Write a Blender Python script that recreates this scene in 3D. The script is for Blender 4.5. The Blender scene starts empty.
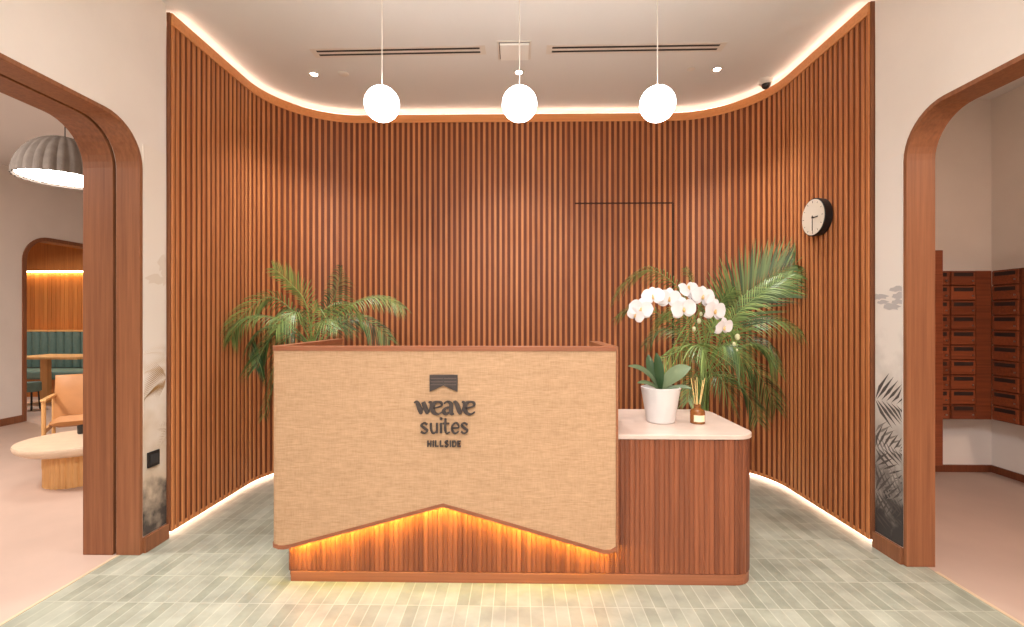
import bpy, math, random
from mathutils import Vector, Matrix
from mathutils.geometry import tessellate_polygon
random.seed(7)
SC = bpy.context.scene
COL = SC.collection
PI = math.pi
H = 1.35           # eye height
F = 475.0          # focal length in pixels
CX, CY = 509.5, 318.0
YAW = math.atan(.018)
ZC = 3.27          # ceiling

def P(px, py, Y):
    """world point at depth Y seen at a given place of the photograph"""
    s, c = math.sin(YAW), math.cos(YAW)
    u = (px - CX); v = (CY - py)
    d = Vector((-s*F + c*u, c*F + s*u, v))
    t = Y / d.y
    return Vector((d.x*t, Y, H + d.z*t))

def PC(px, py):
    """world point of the ceiling"""
    s, c = math.sin(YAW), math.cos(YAW)
    u = (px - CX); v = (CY - py); t = (ZC-H)/v
    return Vector(((-s*F + c*u)*t, (c*F + s*u)*t, ZC))

# ------------------------------------------------------------------ mesh collector
class MB:
    def __init__(s):
        s.v = []; s.f = []; s.m = []; s.t = []
        s.tone = .5; s.mi = 0
    def add(s, verts, faces):
        b = len(s.v)
        s.v += [tuple(p) for p in verts]
        for f in faces:
            s.f.append([b+i for i in f]); s.m.append(s.mi); s.t.append(s.tone)
        return b
    def box(s, x0, x1, y0, y1, z0, z1):
        v = [(x0,y0,z0),(x1,y0,z0),(x1,y1,z0),(x0,y1,z0),(x0,y0,z1),(x1,y0,z1),(x1,y1,z1),(x0,y1,z1)]
        s.add(v, [(0,3,2,1),(4,5,6,7),(0,1,5,4),(1,2,6,5),(2,3,7,6),(3,0,4,7)])
    def obox(s, c, ax, ay, az):
        """box round centre c with half-axis vectors"""
        c = Vector(c); ax = Vector(ax); ay = Vector(ay); az = Vector(az)
        v = [c-ax-ay-az, c+ax-ay-az, c+ax+ay-az, c-ax+ay-az, c-ax-ay+az, c+ax-ay+az, c+ax+ay+az, c-ax+ay+az]
        s.add(v, [(0,3,2,1),(4,5,6,7),(0,1,5,4),(1,2,6,5),(2,3,7,6),(3,0,4,7)])
    def prism(s, pts, z0, z1):
        n = len(pts)
        v = [(x,y,z0) for x,y in pts] + [(x,y,z1) for x,y in pts]
        fs = [tuple(range(n-1,-1,-1)), tuple(range(n,2*n))]
        fs += [(i,(i+1)%n,n+(i+1)%n,n+i) for i in range(n)]
        s.add(v, fs)
    def lathe(s, prof, c=(0,0,0), n=32, cap=True, ribs=None):
        cx, cy, cz = c; v = []
        for r, z in prof:
            for k in range(n):
                a = 2*PI*k/n
                rr = r if ribs is None else r*(1+ribs[1]*abs(math.sin(ribs[0]*a/2)) )
                v.append((cx+rr*math.cos(a), cy+rr*math.sin(a), cz+z))
        fs = []
        for i in range(len(prof)-1):
            for k in range(n):
                fs.append((i*n+k, i*n+(k+1)%n, (i+1)*n+(k+1)%n, (i+1)*n+k))
        if cap:
            if prof[0][0] > 1e-5: fs.append(tuple(range(n-1,-1,-1)))
            if prof[-1][0] > 1e-5: fs.append(tuple((len(prof)-1)*n+k for k in range(n)))
        s.add(v, fs)
    def tube(s, pts, r, n=8):
        pts = [Vector(p) for p in pts]; m = len(pts); v = []
        rr = r if isinstance(r, (list, tuple)) else [r]*m
        prev = None
        for i, p in enumerate(pts):
            t = (pts[min(i+1,m-1)] - pts[max(i-1,0)]).normalized()
            a = Vector((0,0,1)) if abs(t.z) < .95 else Vector((1,0,0))
            if prev is not None: a = prev
            e1 = (a - t*a.dot(t)).normalized(); prev = e1; e2 = t.cross(e1)
            for k in range(n):
                q = 2*PI*k/n
                v.append(p + (e1*math.cos(q) + e2*math.sin(q))*rr[i])
        fs = [(i*n+k, i*n+(k+1)%n, (i+1)*n+(k+1)%n, (i+1)*n+k) for i in range(m-1) for k in range(n)]
        fs += [tuple(range(n-1,-1,-1)), tuple((m-1)*n+k for k in range(n))]
        s.add(v, fs)
    def sphere(s, c, r, n=24, m=14):
        c = Vector(c); sc = r if isinstance(r, (tuple, list)) else (r,r,r)
        v = [c+Vector((0,0,-sc[2]))]
        for i in range(1, m):
            t = -PI/2 + PI*i/m
            for k in range(n):
                a = 2*PI*k/n
                v.append(c+Vector((sc[0]*math.cos(t)*math.cos(a), sc[1]*math.cos(t)*math.sin(a), sc[2]*math.sin(t))))
        v.append(c+Vector((0,0,sc[2])))
        fs = [(0, 1+(k+1)%n, 1+k) for k in range(n)]
        for i in range(m-2):
            for k in range(n):
                a = 1+i*n
                fs.append((a+k, a+(k+1)%n, a+n+(k+1)%n, a+n+k))
        L = len(v)-1; a = 1+(m-2)*n
        fs += [(a+k, a+(k+1)%n, L) for k in range(n)]
        s.add(v, fs)
    def build(s, name, mats, parent=None, local=False, bevel=0, smooth=False, seg=2, keep=None):
        me = bpy.data.meshes.new(name)
        me.from_pydata(s.v, [], s.f)
        if not isinstance(mats, (list, tuple)): mats = [mats]
        for m in mats: me.materials.append(m)
        me.polygons.foreach_set('material_index', s.m)
        at = me.attributes.new('tone', 'FLOAT', 'FACE'); at.data.foreach_set('value', s.t)
        if smooth:
            me.polygons.foreach_set('use_smooth', [True]*len(me.polygons))
            try: me.set_sharp_from_angle(angle=math.radians(38))
            except Exception: pass
        me.update()
        o = bpy.data.objects.new(name, me); COL.objects.link(o)
        if bevel:
            b = o.modifiers.new('bevel', 'BEVEL'); b.width = bevel; b.segments = seg; b.limit_method = 'ANGLE'; b.angle_limit = .6
        if parent is not None:
            o.parent = parent
            if not local:
                w = Vector(parent.get('wloc', (0,0,0)))
                o.matrix_parent_inverse = Matrix.Translation(-w)
        return o

def thing(name, label, cat, loc=(0,0,0), rz=0, group=None):
    o = bpy.data.objects.new(name, None); COL.objects.link(o)
    o.empty_display_size = .1
    o.location = loc; o.rotation_euler = (0,0,rz); o['wloc'] = tuple(loc)
    o['label'] = label; o['category'] = cat
    if group: o['group'] = group
    return o
def tag(o, label, cat, group=None):
    o['label'] = label; o['category'] = cat
    if group: o['group'] = group
    return o
def struct(o, label=None):
    o['kind'] = 'structure'
    if label: o['label'] = label
    return o

# ------------------------------------------------------------------ materials
def srgb(r, g, b):
    f = lambda c: (c/255)/12.92 if c/255 <= .04045 else ((c/255+.055)/1.055)**2.4
    return (f(r), f(g), f(b), 1)
def newmat(name):
    m = bpy.data.materials.new(name); m.use_nodes = True
    nt = m.node_tree; b = nt.nodes['Principled BSDF']
    return m, nt, b
def plain(name, col, rough=.6, metal=0, spec=.5, noise=0, nscale=6, bump=0, bscale=80, trans=0):
    m, nt, b = newmat(name)
    b.inputs['Base Color'].default_value = col
    b.inputs['Roughness'].default_value = rough
    b.inputs['Metallic'].default_value = metal
    b.inputs['Specular IOR Level'].default_value = spec
    if trans: b.inputs['Transmission Weight'].default_value = trans
    tc = nt.nodes.new('ShaderNodeTexCoord')
    if noise:
        n = nt.nodes.new('ShaderNodeTexNoise'); n.inputs['Scale'].default_value = nscale; n.inputs['Detail'].default_value = 5
        nt.links.new(tc.outputs['Object'], n.inputs['Vector'])
        r = nt.nodes.new('ShaderNodeValToRGB')
        r.color_ramp.elements[0].position = .3; r.color_ramp.elements[1].position = .7
        r.color_ramp.elements[0].color = tuple(c*(1-noise) for c in col[:3])+(1,)
        r.color_ramp.elements[1].color = tuple(min(1,c*(1+noise)) for c in col[:3])+(1,)
        nt.links.new(n.outputs['Fac'], r.inputs['Fac']); nt.links.new(r.outputs['Color'], b.inputs['Base Color'])
    if bump:
        n = nt.nodes.new('ShaderNodeTexNoise'); n.inputs['Scale'].default_value = bscale
        nt.links.new(tc.outputs['Object'], n.inputs['Vector'])
        bp = nt.nodes.new('ShaderNodeBump'); bp.inputs['Strength'].default_value = bump; bp.inputs['Distance'].default_value = .004
        nt.links.new(n.outputs['Fac'], bp.inputs['Height']); nt.links.new(bp.outputs['Normal'], b.inputs['Normal'])
    return m
def wood(name, light, dark, axis='z', rough=.42, grain=1.0, tone=.25, spec=.4):
    m, nt, b = newmat(name)
    N = nt.nodes; L = nt.links
    tc = N.new('ShaderNodeTexCoord'); mp = N.new('ShaderNodeMapping')
    sc = {'z': (55,55,1.6), 'x': (1.6,55,55), 'y': (55,1.6,55)}[axis]
    mp.inputs['Scale'].default_value = tuple(c*grain for c in sc)
    at = N.new('ShaderNodeAttribute'); at.attribute_name = 'tone'
    ad = N.new('ShaderNodeVectorMath'); ad.operation = 'ADD'
    ml = N.new('ShaderNodeMath'); ml.operation = 'MULTIPLY'; ml.inputs[1].default_value = 17.0
    L.new(at.outputs['Fac'], ml.inputs[0])
    L.new(tc.outputs['Object'], mp.inputs['Vector']); L.new(mp.outputs['Vector'], ad.inputs[0]); L.new(ml.outputs[0], ad.inputs[1])
    n = N.new('ShaderNodeTexNoise'); n.inputs['Scale'].default_value = 1.0; n.inputs['Detail'].default_value = 6; n.inputs['Roughness'].default_value = .6
    L.new(ad.outputs[0], n.inputs['Vector'])
    mx = N.new('ShaderNodeMath'); mx.operation = 'MULTIPLY_ADD'; mx.inputs[1].default_value = tone*2
    L.new(at.outputs['Fac'], mx.inputs[0]); 
    sb = N.new('ShaderNodeMath'); sb.operation = 'SUBTRACT'; sb.inputs[1].default_value = tone
    L.new(n.outputs['Fac'], sb.inputs[0]); L.new(sb.outputs[0], mx.inputs[2])
    r = N.new('ShaderNodeValToRGB')
    r.color_ramp.elements[0].position = .25; r.color_ramp.elements[1].position = .75
    r.color_ramp.elements[0].color = dark; r.color_ramp.elements[1].color = light
    L.new(mx.outputs[0], r.inputs['Fac']); L.new(r.outputs['Color'], b.inputs['Base Color'])
    b.inputs['Roughness'].default_value = rough; b.inputs['Specular IOR Level'].default_value = spec
    bp = N.new('ShaderNodeBump'); bp.inputs['Strength'].default_value = .12; bp.inputs['Distance'].default_value = .002
    L.new(n.outputs['Fac'], bp.inputs['Height']); L.new(bp.outputs['Normal'], b.inputs['Normal'])
    return m
def emit(name, col, s):
    m, nt, b = newmat(name)
    b.inputs['Base Color'].default_value = (.9,.9,.9,1)
    b.inputs['Emission Color'].default_value = col; b.inputs['Emission Strength'].default_value = s
    return m

M = {}
M['slat'] = wood('slat_wood', srgb(211,140,86), srgb(174,105,59), 'z', .45, tone=.15)
M['slat_back'] = wood('slat_backing', srgb(128,68,38), srgb(104,52,28), 'z', .6)
M['cap'] = wood('cap_wood', srgb(222,150,92), srgb(200,126,72), 'x', .45)
M['frame'] = wood('frame_wood', srgb(156,100,66), srgb(122,74,48), 'z', .42)
M['frame_h'] = wood('frame_wood_bend', srgb(156,100,66), srgb(122,74,48), 'y', .42)
M['desk'] = wood('desk_wood', srgb(146,84,54), srgb(104,56,36), 'z', .38, tone=.2)
M['desk_h'] = wood('desk_rail_wood', srgb(156,96,66), srgb(126,74,48), 'x', .4)
M['walnut'] = wood('mailbox_wood', srgb(140,72,42), srgb(96,46,24), 'x', .4)
M['oak'] = wood('oak_wood', srgb(226,178,118), srgb(204,150,92), 'z', .45)
M['niche'] = wood('niche_wood', srgb(200,126,64), srgb(168,98,46), 'z', .45)
M['wall'] = plain('cream_plaster', srgb(234,223,214), .85, spec=.2, noise=.03, nscale=2.5, bump=.15, bscale=40)
M['ceil'] = plain('ceiling_paint', srgb(228,224,221), .9, spec=.1, noise=.015, nscale=1.2)
M['conc'] = plain('pink_concrete', srgb(190,164,149), .5, spec=.35, noise=.07, nscale=1.8)
M['stone'] = plain('speckled_stone', srgb(204,182,168), .35, spec=.5, noise=.08, nscale=9)
M['black'] = plain('black_plastic', srgb(30,28,28), .4)
M['darkgap'] = plain('dark_groove', srgb(40,22,14), .8)
M['white'] = plain('white_gloss', srgb(240,236,230), .3)
M['whitem'] = plain('white_matt_metal', srgb(225,215,205), .5)
M['metal'] = plain('brushed_metal', srgb(190,185,180), .3, metal=1)
M['globe'] = emit('opal_glass_lit', (1,.975,.95,1), 9)
M['cove'] = emit('warm_led_strip', (1,.82,.67,1), 5.5)
M['toe'] = emit('warm_toe_led_strip', (1,.80,.62,1), 2.8)
M['desk_led'] = emit('amber_led_strip', (1,.74,.12,1), 120)
M['spot'] = emit('downlight_glass', (1,.94,.85,1), 25)
M['logo'] = plain('bronze_lettering', srgb(54,42,38), .5, noise=.2, nscale=60)
M['pot_white'] = plain('white_ceramic', srgb(214,208,204), .45, noise=.03, nscale=8)
M['soil'] = plain('bark_chips', srgb(70,50,34), .9, noise=.4, nscale=60)
M['basket'] = plain('woven_basket', srgb(150,112,72), .8, noise=.25, nscale=60)
M['amber'] = plain('amber_glass', srgb(150,92,44), .12, trans=.25)
M['label'] = plain('paper_label', srgb(236,220,186), .7)
M['reed'] = plain('rattan_reed', srgb(226,190,124), .7)
M['tan'] = plain('tan_leather', srgb(184,126,74), .5, noise=.06, nscale=10)
M['teal'] = plain('teal_upholstery', srgb(104,128,118), .75, noise=.08, nscale=20)
M['shade'] = plain('grey_felt', srgb(116,106,98), .95, noise=.16, nscale=14, bump=.3, bscale=60)
M['lampglow'] = emit('lamp_diffuser', (1,.95,.88,1), 7)
M['petal'] = plain('orchid_petal', srgb(222,214,214), .5, noise=.02, nscale=30)
M['lip'] = plain('orchid_lip', srgb(222,180,120), .5)
M['bud'] = plain('orchid_bud', srgb(190,188,146), .5)
M['stem'] = plain('plant_stem', srgb(110,130,60), .6, noise=.15, nscale=20)
M['oleaf'] = plain('orchid_leaf', srgb(74,104,58), .35, noise=.18, nscale=12)

def leafmat(name, a, b_):
    m, nt, b = newmat(name); N = nt.nodes; L = nt.links
    at = N.new('ShaderNodeAttribute'); at.attribute_name = 'tone'
    r = N.new('ShaderNodeValToRGB'); r.color_ramp.elements[0].color = a; r.color_ramp.elements[1].color = b_
    L.new(at.outputs['Fac'], r.inputs['Fac']); L.new(r.outputs['Color'], b.inputs['Base Color'])
    b.inputs['Roughness'].default_value = .42
    tr = N.new('ShaderNodeBsdfTranslucent'); L.new(r.outputs['Color'], tr.inputs['Color'])
    mx = N.new('ShaderNodeMixShader'); mx.inputs[0].default_value = .22
    out = N['Material Output']; L.new(b.outputs[0], mx.inputs[1]); L.new(tr.outputs[0], mx.inputs[2]); L.new(mx.outputs[0], out.inputs['Surface'])
    return m
M['palm'] = leafmat('palm_leaf', srgb(40,70,36), srgb(158,184,104))
M['oleaf'] = leafmat('orchid_leaf', srgb(44,78,40), srgb(134,150,112))

def rattan_mat():
    m, nt, b = newmat('woven_rattan'); N = nt.nodes; L = nt.links
    tc = N.new('ShaderNodeTexCoord')
    def stripe(sc, detail=3):
        mp = N.new('ShaderNodeMapping'); mp.inputs['Scale'].default_value = sc
        L.new(tc.outputs['Object'], mp.inputs['Vector'])
        n = N.new('ShaderNodeTexNoise'); n.inputs['Scale'].default_value = 1; n.inputs['Detail'].default_value = detail
        L.new(mp.outputs['Vector'], n.inputs['Vector']); return n
    a = stripe((22,22,190)); c = stripe((190,190,20)); d = stripe((3,3,22),2)
    s1 = N.new('ShaderNodeMath'); s1.operation = 'MULTIPLY_ADD'; s1.inputs[1].default_value = .5
    L.new(a.outputs['Fac'], s1.inputs[0])
    s2 = N.new('ShaderNodeMath'); s2.operation = 'MULTIPLY'; s2.inputs[1].default_value = .28
    L.new(c.outputs['Fac'], s2.inputs[0]); L.new(s2.outputs[0], s1.inputs[2])
    s3 = N.new('ShaderNodeMath'); s3.operation = 'MULTIPLY_ADD'; s3.inputs[1].default_value = .12
    L.new(d.outputs['Fac'], s3.inputs[0]); L.new(s1.outputs[0], s3.inputs[2])
    r = N.new('ShaderNodeValToRGB'); r.color_ramp.elements[0].position = .30; r.color_ramp.elements[1].position = .60
    r.color_ramp.elements[0].color = srgb(162,127,95); r.color_ramp.elements[1].color = srgb(190,153,119)
    L.new(s3.outputs[0], r.inputs['Fac']); L.new(r.outputs['Color'], b.inputs['Base Color'])
    b.inputs['Roughness'].default_value = .7; b.inputs['Specular IOR Level'].default_value = .25
    bp = N.new('ShaderNodeBump'); bp.inputs['Strength'].default_value = .35; bp.inputs['Distance'].default_value = .003
    L.new(s1.outputs[0], bp.inputs['Height']); L.new(bp.outputs['Normal'], b.inputs['Normal'])
    return m
M['rattan'] = rattan_mat()

def tile_mat():
    m, nt, b = newmat('green_stick_tiles'); N = nt.nodes; L = nt.links
    tc = N.new('ShaderNodeTexCoord'); mp = N.new('ShaderNodeMapping')
    mp.inputs['Rotation'].default_value = (0,0,PI/2)      # bricks run in depth
    mp.inputs['Location'].default_value = (.118,0,0)
    L.new(tc.outputs['Object'], mp.inputs['Vector'])
    br = N.new('ShaderNodeTexBrick'); br.offset = 0; br.squash = 1
    br.inputs['Scale'].default_value = 1; br.inputs['Brick Width'].default_value = .234; br.inputs['Row Height'].default_value = .058
    br.inputs['Mortar Size'].default_value = .0026; br.inputs['Mortar Smooth'].default_value = .3; br.inputs['Bias'].default_value = 0
    br.inputs['Color1'].default_value = srgb(148,150,133); br.inputs['Color2'].default_value = srgb(168,169,153)
    br.inputs['Mortar'].default_value = srgb(182,182,164)
    L.new(mp.outputs['Vector'], br.inputs['Vector'])
    n = N.new('ShaderNodeTexNoise'); n.inputs['Scale'].default_value = 9; n.inputs['Detail'].default_value = 4
    L.new(tc.outputs['Object'], n.inputs['Vector'])
    r = N.new('ShaderNodeValToRGB'); r.color_ramp.elements[0].color = (.8,.8,.8,1); r.color_ramp.elements[1].color = (1.1,1.1,1.1,1)
    r.color_ramp.elements[0].position = .3; r.color_ramp.elements[1].position = .7
    L.new(n.outputs['Fac'], r.inputs['Fac'])
    mx = N.new('ShaderNodeMix'); mx.data_type = 'RGBA'; mx.blend_type = 'MULTIPLY'; mx.inputs[0].default_value = 1
    L.new(br.outputs['Color'], mx.inputs[6]); L.new(r.outputs['Color'], mx.inputs[7]); L.new(mx.outputs[2], b.inputs['Base Color'])
    b.inputs['Roughness'].default_value = .3
    bp = N.new('ShaderNodeBump'); bp.inputs['Strength'].default_value = .25; bp.inputs['Distance'].default_value = .004; 
    n2 = N.new('ShaderNodeTexNoise'); n2.inputs['Scale'].default_value = 22; L.new(tc.outputs['Object'], n2.inputs['Vector'])
    L.new(n2.outputs['Fac'], bp.inputs['Height']); L.new(bp.outputs['Normal'], b.inputs['Normal'])
    return m
M['tile'] = tile_mat()

# ------------------------------------------------------------------ room dimensions
XL, XR = -2.155, 2.11          # cream wall faces of the lobby
XL2, XR2 = -2.48, 2.26        # their far faces
FX0, FX1, FY = -2.127, 2.08, 4.365   # face of the slat wall
RAD = .68
YF = -2.6                     # wall behind the camera

# floors
def flat(name, x0, x1, y0, y1, z, mat, th=.05):
    b = MB(); b.box(x0,x1,y0,y1,z-th,z); return struct(b.build(name, mat))
flat('floor', -2.27, 2.22, YF, 4.6, 0, M['tile'])
flat('floor_left', -11, -2.27, YF, 9.2, 0, M['conc'])
flat('floor_right', 2.22, 4.4, YF, 4.6, 0, M['conc'])
b = MB(); b.box(-2.285,-2.268,YF,2.69,0,.0025); b.box(2.213,2.232,YF,2.565,0,.0025)
struct(b.build('trim_floor', plain('brass_strip', srgb(206,182,150), .4)))
flat('ceiling', -11, 4.5, YF-.1, 9.3, ZC+.12, M['ceil'], .12)

# walls with an arched opening, in the plane x = const
def arch_outline(ya, yb, ztop, r, n=10, z0=0):
    """points from (ya,0) up, over and down to (yb,0)"""
    pts = [(ya, z0)]
    for k in range(n+1):
        a = PI - PI/2*k/n
        pts.append((ya+r+r*math.cos(a), ztop-r+r*math.sin(a)))
    for k in range(n+1):
        a = PI/2 - PI/2*k/n
        pts.append((yb-r+r*math.cos(a), ztop-r+r*math.sin(a)))
    pts.append((yb, z0))
    return pts
def arch_wall(name, x0, x1, y0, y1, ztop, ar, mat):
    poly = [(y0,0)] + ar + [(y1,0),(y1,ztop),(y0,ztop)]
    n = len(poly)
    tris = tessellate_polygon([[Vector((p[0],p[1],0)) for p in poly]])
    b = MB()
    b.add([(x0,p[0],p[1]) for p in poly]+[(x1,p[0],p[1]) for p in poly],
          [tuple(t) for t in tris] + [tuple(n+i for i in reversed(t)) for t in tris] + [(i,(i+1)%n,n+(i+1)%n,n+i) for i in range(n)])
    return struct(b.build(name, mat))
def band(b, x0, x1, outer, inner, sections=True):
    """bent board between two outlines, from x0 to x1"""
    n = len(outer)
    for i in range(n-1):
        (ya,za),(yb,zb) = outer[i], outer[i+1]; (yc,zc),(yd,zd) = inner[i], inner[i+1]
        v = [(x0,ya,za),(x0,yb,zb),(x0,yd,zd),(x0,yc,zc),(x1,ya,za),(x1,yb,zb),(x1,yd,zd),(x1,yc,zc)]
        f = [(0,1,2,3),(7,6,5,4),(0,4,5,1),(3,2,6,7)]
        if i == 0: f.append((0,3,7,4))
        if i == n-2: f.append((1,5,6,2))
        b.add(v, f)
TL = .024
YJL, YJR = 2.662, 2.613        # near face of the far jambs
YN = .35
YS0, YS1 = 2.885, 2.858
oL = arch_outline(YN, YJL+TL, 2.43+TL, .25)
oR = arch_outline(YN, YJR+TL, 2.43+TL, .25)
iL = arch_outline(YN+TL, YJL, 2.43, .25-TL)
iR = arch_outline(YN+TL, YJR, 2.43, .25-TL)
arch_wall('wall_left', XL2+.01, XL, YF, YS0-.016, ZC, oL, M['wall'])
arch_wall('wall_right', XR, XR2-.01, YF, YS1-.016, ZC, oR, M['wall'])
b = MB(); b.box(-11, 4.5, YF-.1, YF, 0, ZC); struct(b.build('wall_front', M['wall']))

fl = struct(MB().build('door_1', M['frame']), None); bpy.data.objects.remove(fl)
b = MB(); b.tone=.55; band(b, XL+.004, -2.288, oL, iL)
d1 = struct(b.build('door_1', M['frame'], bevel=.003))
b = MB(); b.tone=.35; band(b, -2.306, XL2, oL, iL)
b.build('sliding_door_edge', M['frame'], d1, bevel=.003)
i3 = arch_outline(YN+.01, YJL+.022, 2.43+.022, .25-.01)
b = MB(); band(b, -2.3055, -2.2885, oL, i3); b.build('track_groove', M['darkgap'], d1)
b = MB(); b.tone=.5; band(b, XR-.004, XR2, oR, iR)
struct(b.build('door_2', M['frame'], bevel=.003))

# ------------------------------------------------------------------ curved slat wall
def uwall(x0, x1, yb, r, ys0, ys1):
    """length-parametrised path: left side, corner, back, corner, right side"""
    L1 = yb-r-ys0; A = PI/2*r; L2 = x1-x0-2*r; L3 = yb-r-ys1
    tot = L1+A+L2+A+L3
    def f(s):
        if s < L1: return Vector((x0, ys0+s, 0)), Vector((1,0,0))
        s -= L1
        if s < A:
            a = PI - s/r; return Vector((x0+r+r*math.cos(a), yb-r+r*math.sin(a), 0)), Vector((-math.cos(a), -math.sin(a), 0))
        s -= A
        if s < L2: return Vector((x0+r+s, yb, 0)), Vector((0,-1,0))
        s -= L2
        if s < A:
            a = PI/2 - s/r; return Vector((x1-r+r*math.cos(a), yb-r+r*math.sin(a), 0)), Vector((-math.cos(a), -math.sin(a), 0))
        s -= A
        return Vector((x1, yb-r-s, 0)), Vector((-1,0,0))
    return f, tot
YS0, YS1 = 2.885, 2.858
path, TOT = uwall(FX0, FX1, FY, RAD, YS0, YS1)
def samples(s0, s1, step=.04):
    n = max(1, int((s1-s0)/step)); return [s0+(s1-s0)*i/n for i in range(n+1)]
def sweep(b, s0, s1, d0, d1, z0, z1, step=.04):
    """strip along the wall: depth d0 (front) to d1 (behind the face)"""
    ss = samples(s0, s1, step); v = []
    for s in ss:
        p, n = path(s)
        a = p - n*d0; c = p - n*d1
        v += [(a.x,a.y,z0),(a.x,a.y,z1),(c.x,c.y,z1),(c.x,c.y,z0)]
    fs = []
    for i in range(len(ss)-1):
        o = 4*i
        for k in range(4): fs.append((o+k, o+4+k, o+4+(k+1)%4, o+(k+1)%4))
    fs += [(0,1,2,3), tuple(4*(len(ss)-1)+k for k in (3,2,1,0))]
    b.add(v, fs)
ZS0, ZS1 = .04, 3.155
b = MB(); sweep(b, 0, TOT, .125, .145, 0, ZC)
wb = struct(b.build('wall_back', M['wall']))
b = MB(); b.box(XL2, XR2, 4.52, 4.6, 0, ZC); b.build('wall_core', M['wall'], wb)
b = MB(); b.box(XL2+.01, -2.27, YS0-.016, 9.1, 0, ZC); struct(b.build('wall_left_rear', M['wall']))
b = MB(); b.box(2.24, XR2-.01, YS1-.016, 4.52, 0, ZC); struct(b.build('wall_right_rear', M['wall']))
b = MB(); b.box(-2.27, XL, YS0-.016, YS0-.0145, 0, ZC); b.box(XR, 2.24, YS1-.016, YS1-.0145, 0, ZC); b.build('reveal', M['wall'], wb)
b = MB(); b.tone=.4; sweep(b, .012, TOT-.012, .0080, .028, ZS0, ZS1); b.build('slat_backing', M['slat_back'], wb)
# cap rail, with a highlight line painted as a lighter lower lip, and bottom rail
b = MB(); b.tone=.7; sweep(b, 0, TOT, .0, .028, ZS1, 3.226)
b.tone=.95; sweep(b, 0, TOT, -.006, .0, ZS1-.004, ZS1+.010)
b.build('cap_rail', M['cap'], wb)
b = MB(); b.tone=.55; sweep(b, 0, TOT, .004, .05, ZS0-.004, ZS0+.022); b.build('bottom_rail', M['cap'], wb)
# end posts
b = MB(); b.tone=.1
b.box(XL-.003, FX0-.009, YS0-.008, YS0+.02, .040, 3.226); b.box(FX1+.009, XR+.003, YS1-.008, YS1+.02, .040, 3.226)
b.build('end_post', M['frame'], wb)
# slats
xs0 = P(577,203,FY).x; xs1 = P(676.5,203,FY-.02).x; zdoor = P(626,203,FY).z
pitch = TOT/round(TOT/.0502); N_ = int(round(TOT/pitch))
bs = MB(); bd = MB()
def slat(b, s, z0, z1):
    p, n = path(s); t = Vector((-n.y, n.x, 0)); w = .0112; tp = .0098
    v = []
    for z in (z0, z1):
        for (u, d) in ((-w,.0085),(-w,.002),(-tp,0),(tp,0),(w,.002),(w,.0085)):
            q = p + t*u - n*d; v.append((q.x,q.y,z))
    b.add(v, [(0,1,7,6),(1,2,8,7),(2,3,9,8),(3,4,10,9),(4,5,11,10),(0,5,4,3,2,1),(6,7,8,9,10,11)])
door_s = []
for i in range(0, N_+1):
    s = min(max(i*pitch, .0115), TOT-.0115); p, n = path(s)
    bs.tone = bd.tone = random.random()
    if xs0 < p.x < xs1 and n.y < -.6:
        door_s.append(s)
        slat(bs, s, zdoor+.006, ZS1); slat(bd, s, ZS0, zdoor-.008)
    else: slat(bs, s, ZS0, ZS1)
bs.build('slat', M['slat'], wb)['kind'] = 'structure'
dr = struct(bd.build('door_3', M['slat']))
b = MB(); sweep(b, door_s[0]-.02, door_s[-1]+.025, .003, .0079, zdoor-.010, zdoor+.008); 
sweep(b, door_s[-1]+.016, door_s[-1]+.034, .0074, .0079, ZS0, zdoor)
b.build('door_gap', plain('door_shadow_gap', srgb(70,34,18), .8), dr)
# LED strips: one up behind the cap rail, one at the toe
b = MB(); sweep(b, .05, TOT-.05, .031, .035, 3.224, 3.240)
tag(b.build('cove_light_strip', M['cove']), 'warm LED strip hidden behind the cap rail atop the curved slat wall', 'light strip')
b = MB(); sweep(b, .03, TOT-.03, .05, .068, .006, .026)
tag(b.build('toe_light_strip', M['toe']), 'warm LED strip glowing along the floor under the curved slat wall', 'light strip')
b = MB(); sweep(b, .03, TOT-.03, .07, .124, 0, .04); b.build('toe_kick', M['frame'], wb)

# wall stubs between the mural and the ends of the slat wall: mural panels + skirting
def mural_mat(name, top, mid, low, z_lo, warm):
    m, nt, b = newmat(name); N = nt.nodes; L = nt.links
    tc = N.new('ShaderNodeTexCoord')
    sx = N.new('ShaderNodeSeparateXYZ'); L.new(tc.outputs['Object'], sx.inputs[0])
    n = N.new('ShaderNodeTexNoise'); n.inputs['Scale'].default_value = 9; n.inputs['Detail'].default_value = 7
    L.new(tc.outputs['Object'], n.inputs['Vector'])
    md = N.new('ShaderNodeMath'); md.operation = 'MULTIPLY_ADD'; md.inputs[1].default_value = .9; 
    L.new(n.outputs['Fac'], md.inputs[0]); L.new(sx.outputs['Z'], md.inputs[2])
    r = N.new('ShaderNodeValToRGB'); cr = r.color_ramp
    mr = N.new('ShaderNodeMapRange'); mr.inputs['From Min'].default_value = .35; mr.inputs['From Max'].default_value = 2.6
    L.new(md.outputs[0], mr.inputs['Value']); L.new(mr.outputs['Result'], r.inputs['Fac'])
    cr.elements[0].color = low; cr.elements[0].position = .07+z_lo
    cr.elements[1].color = top; cr.elements[1].position = .5+z_lo
    e = cr.elements.new(.2+z_lo); e.color = mid
    L.new(r.outputs['Color'], b.inputs['Base Color']); b.inputs['Roughness'].default_value = .45
    return m
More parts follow.
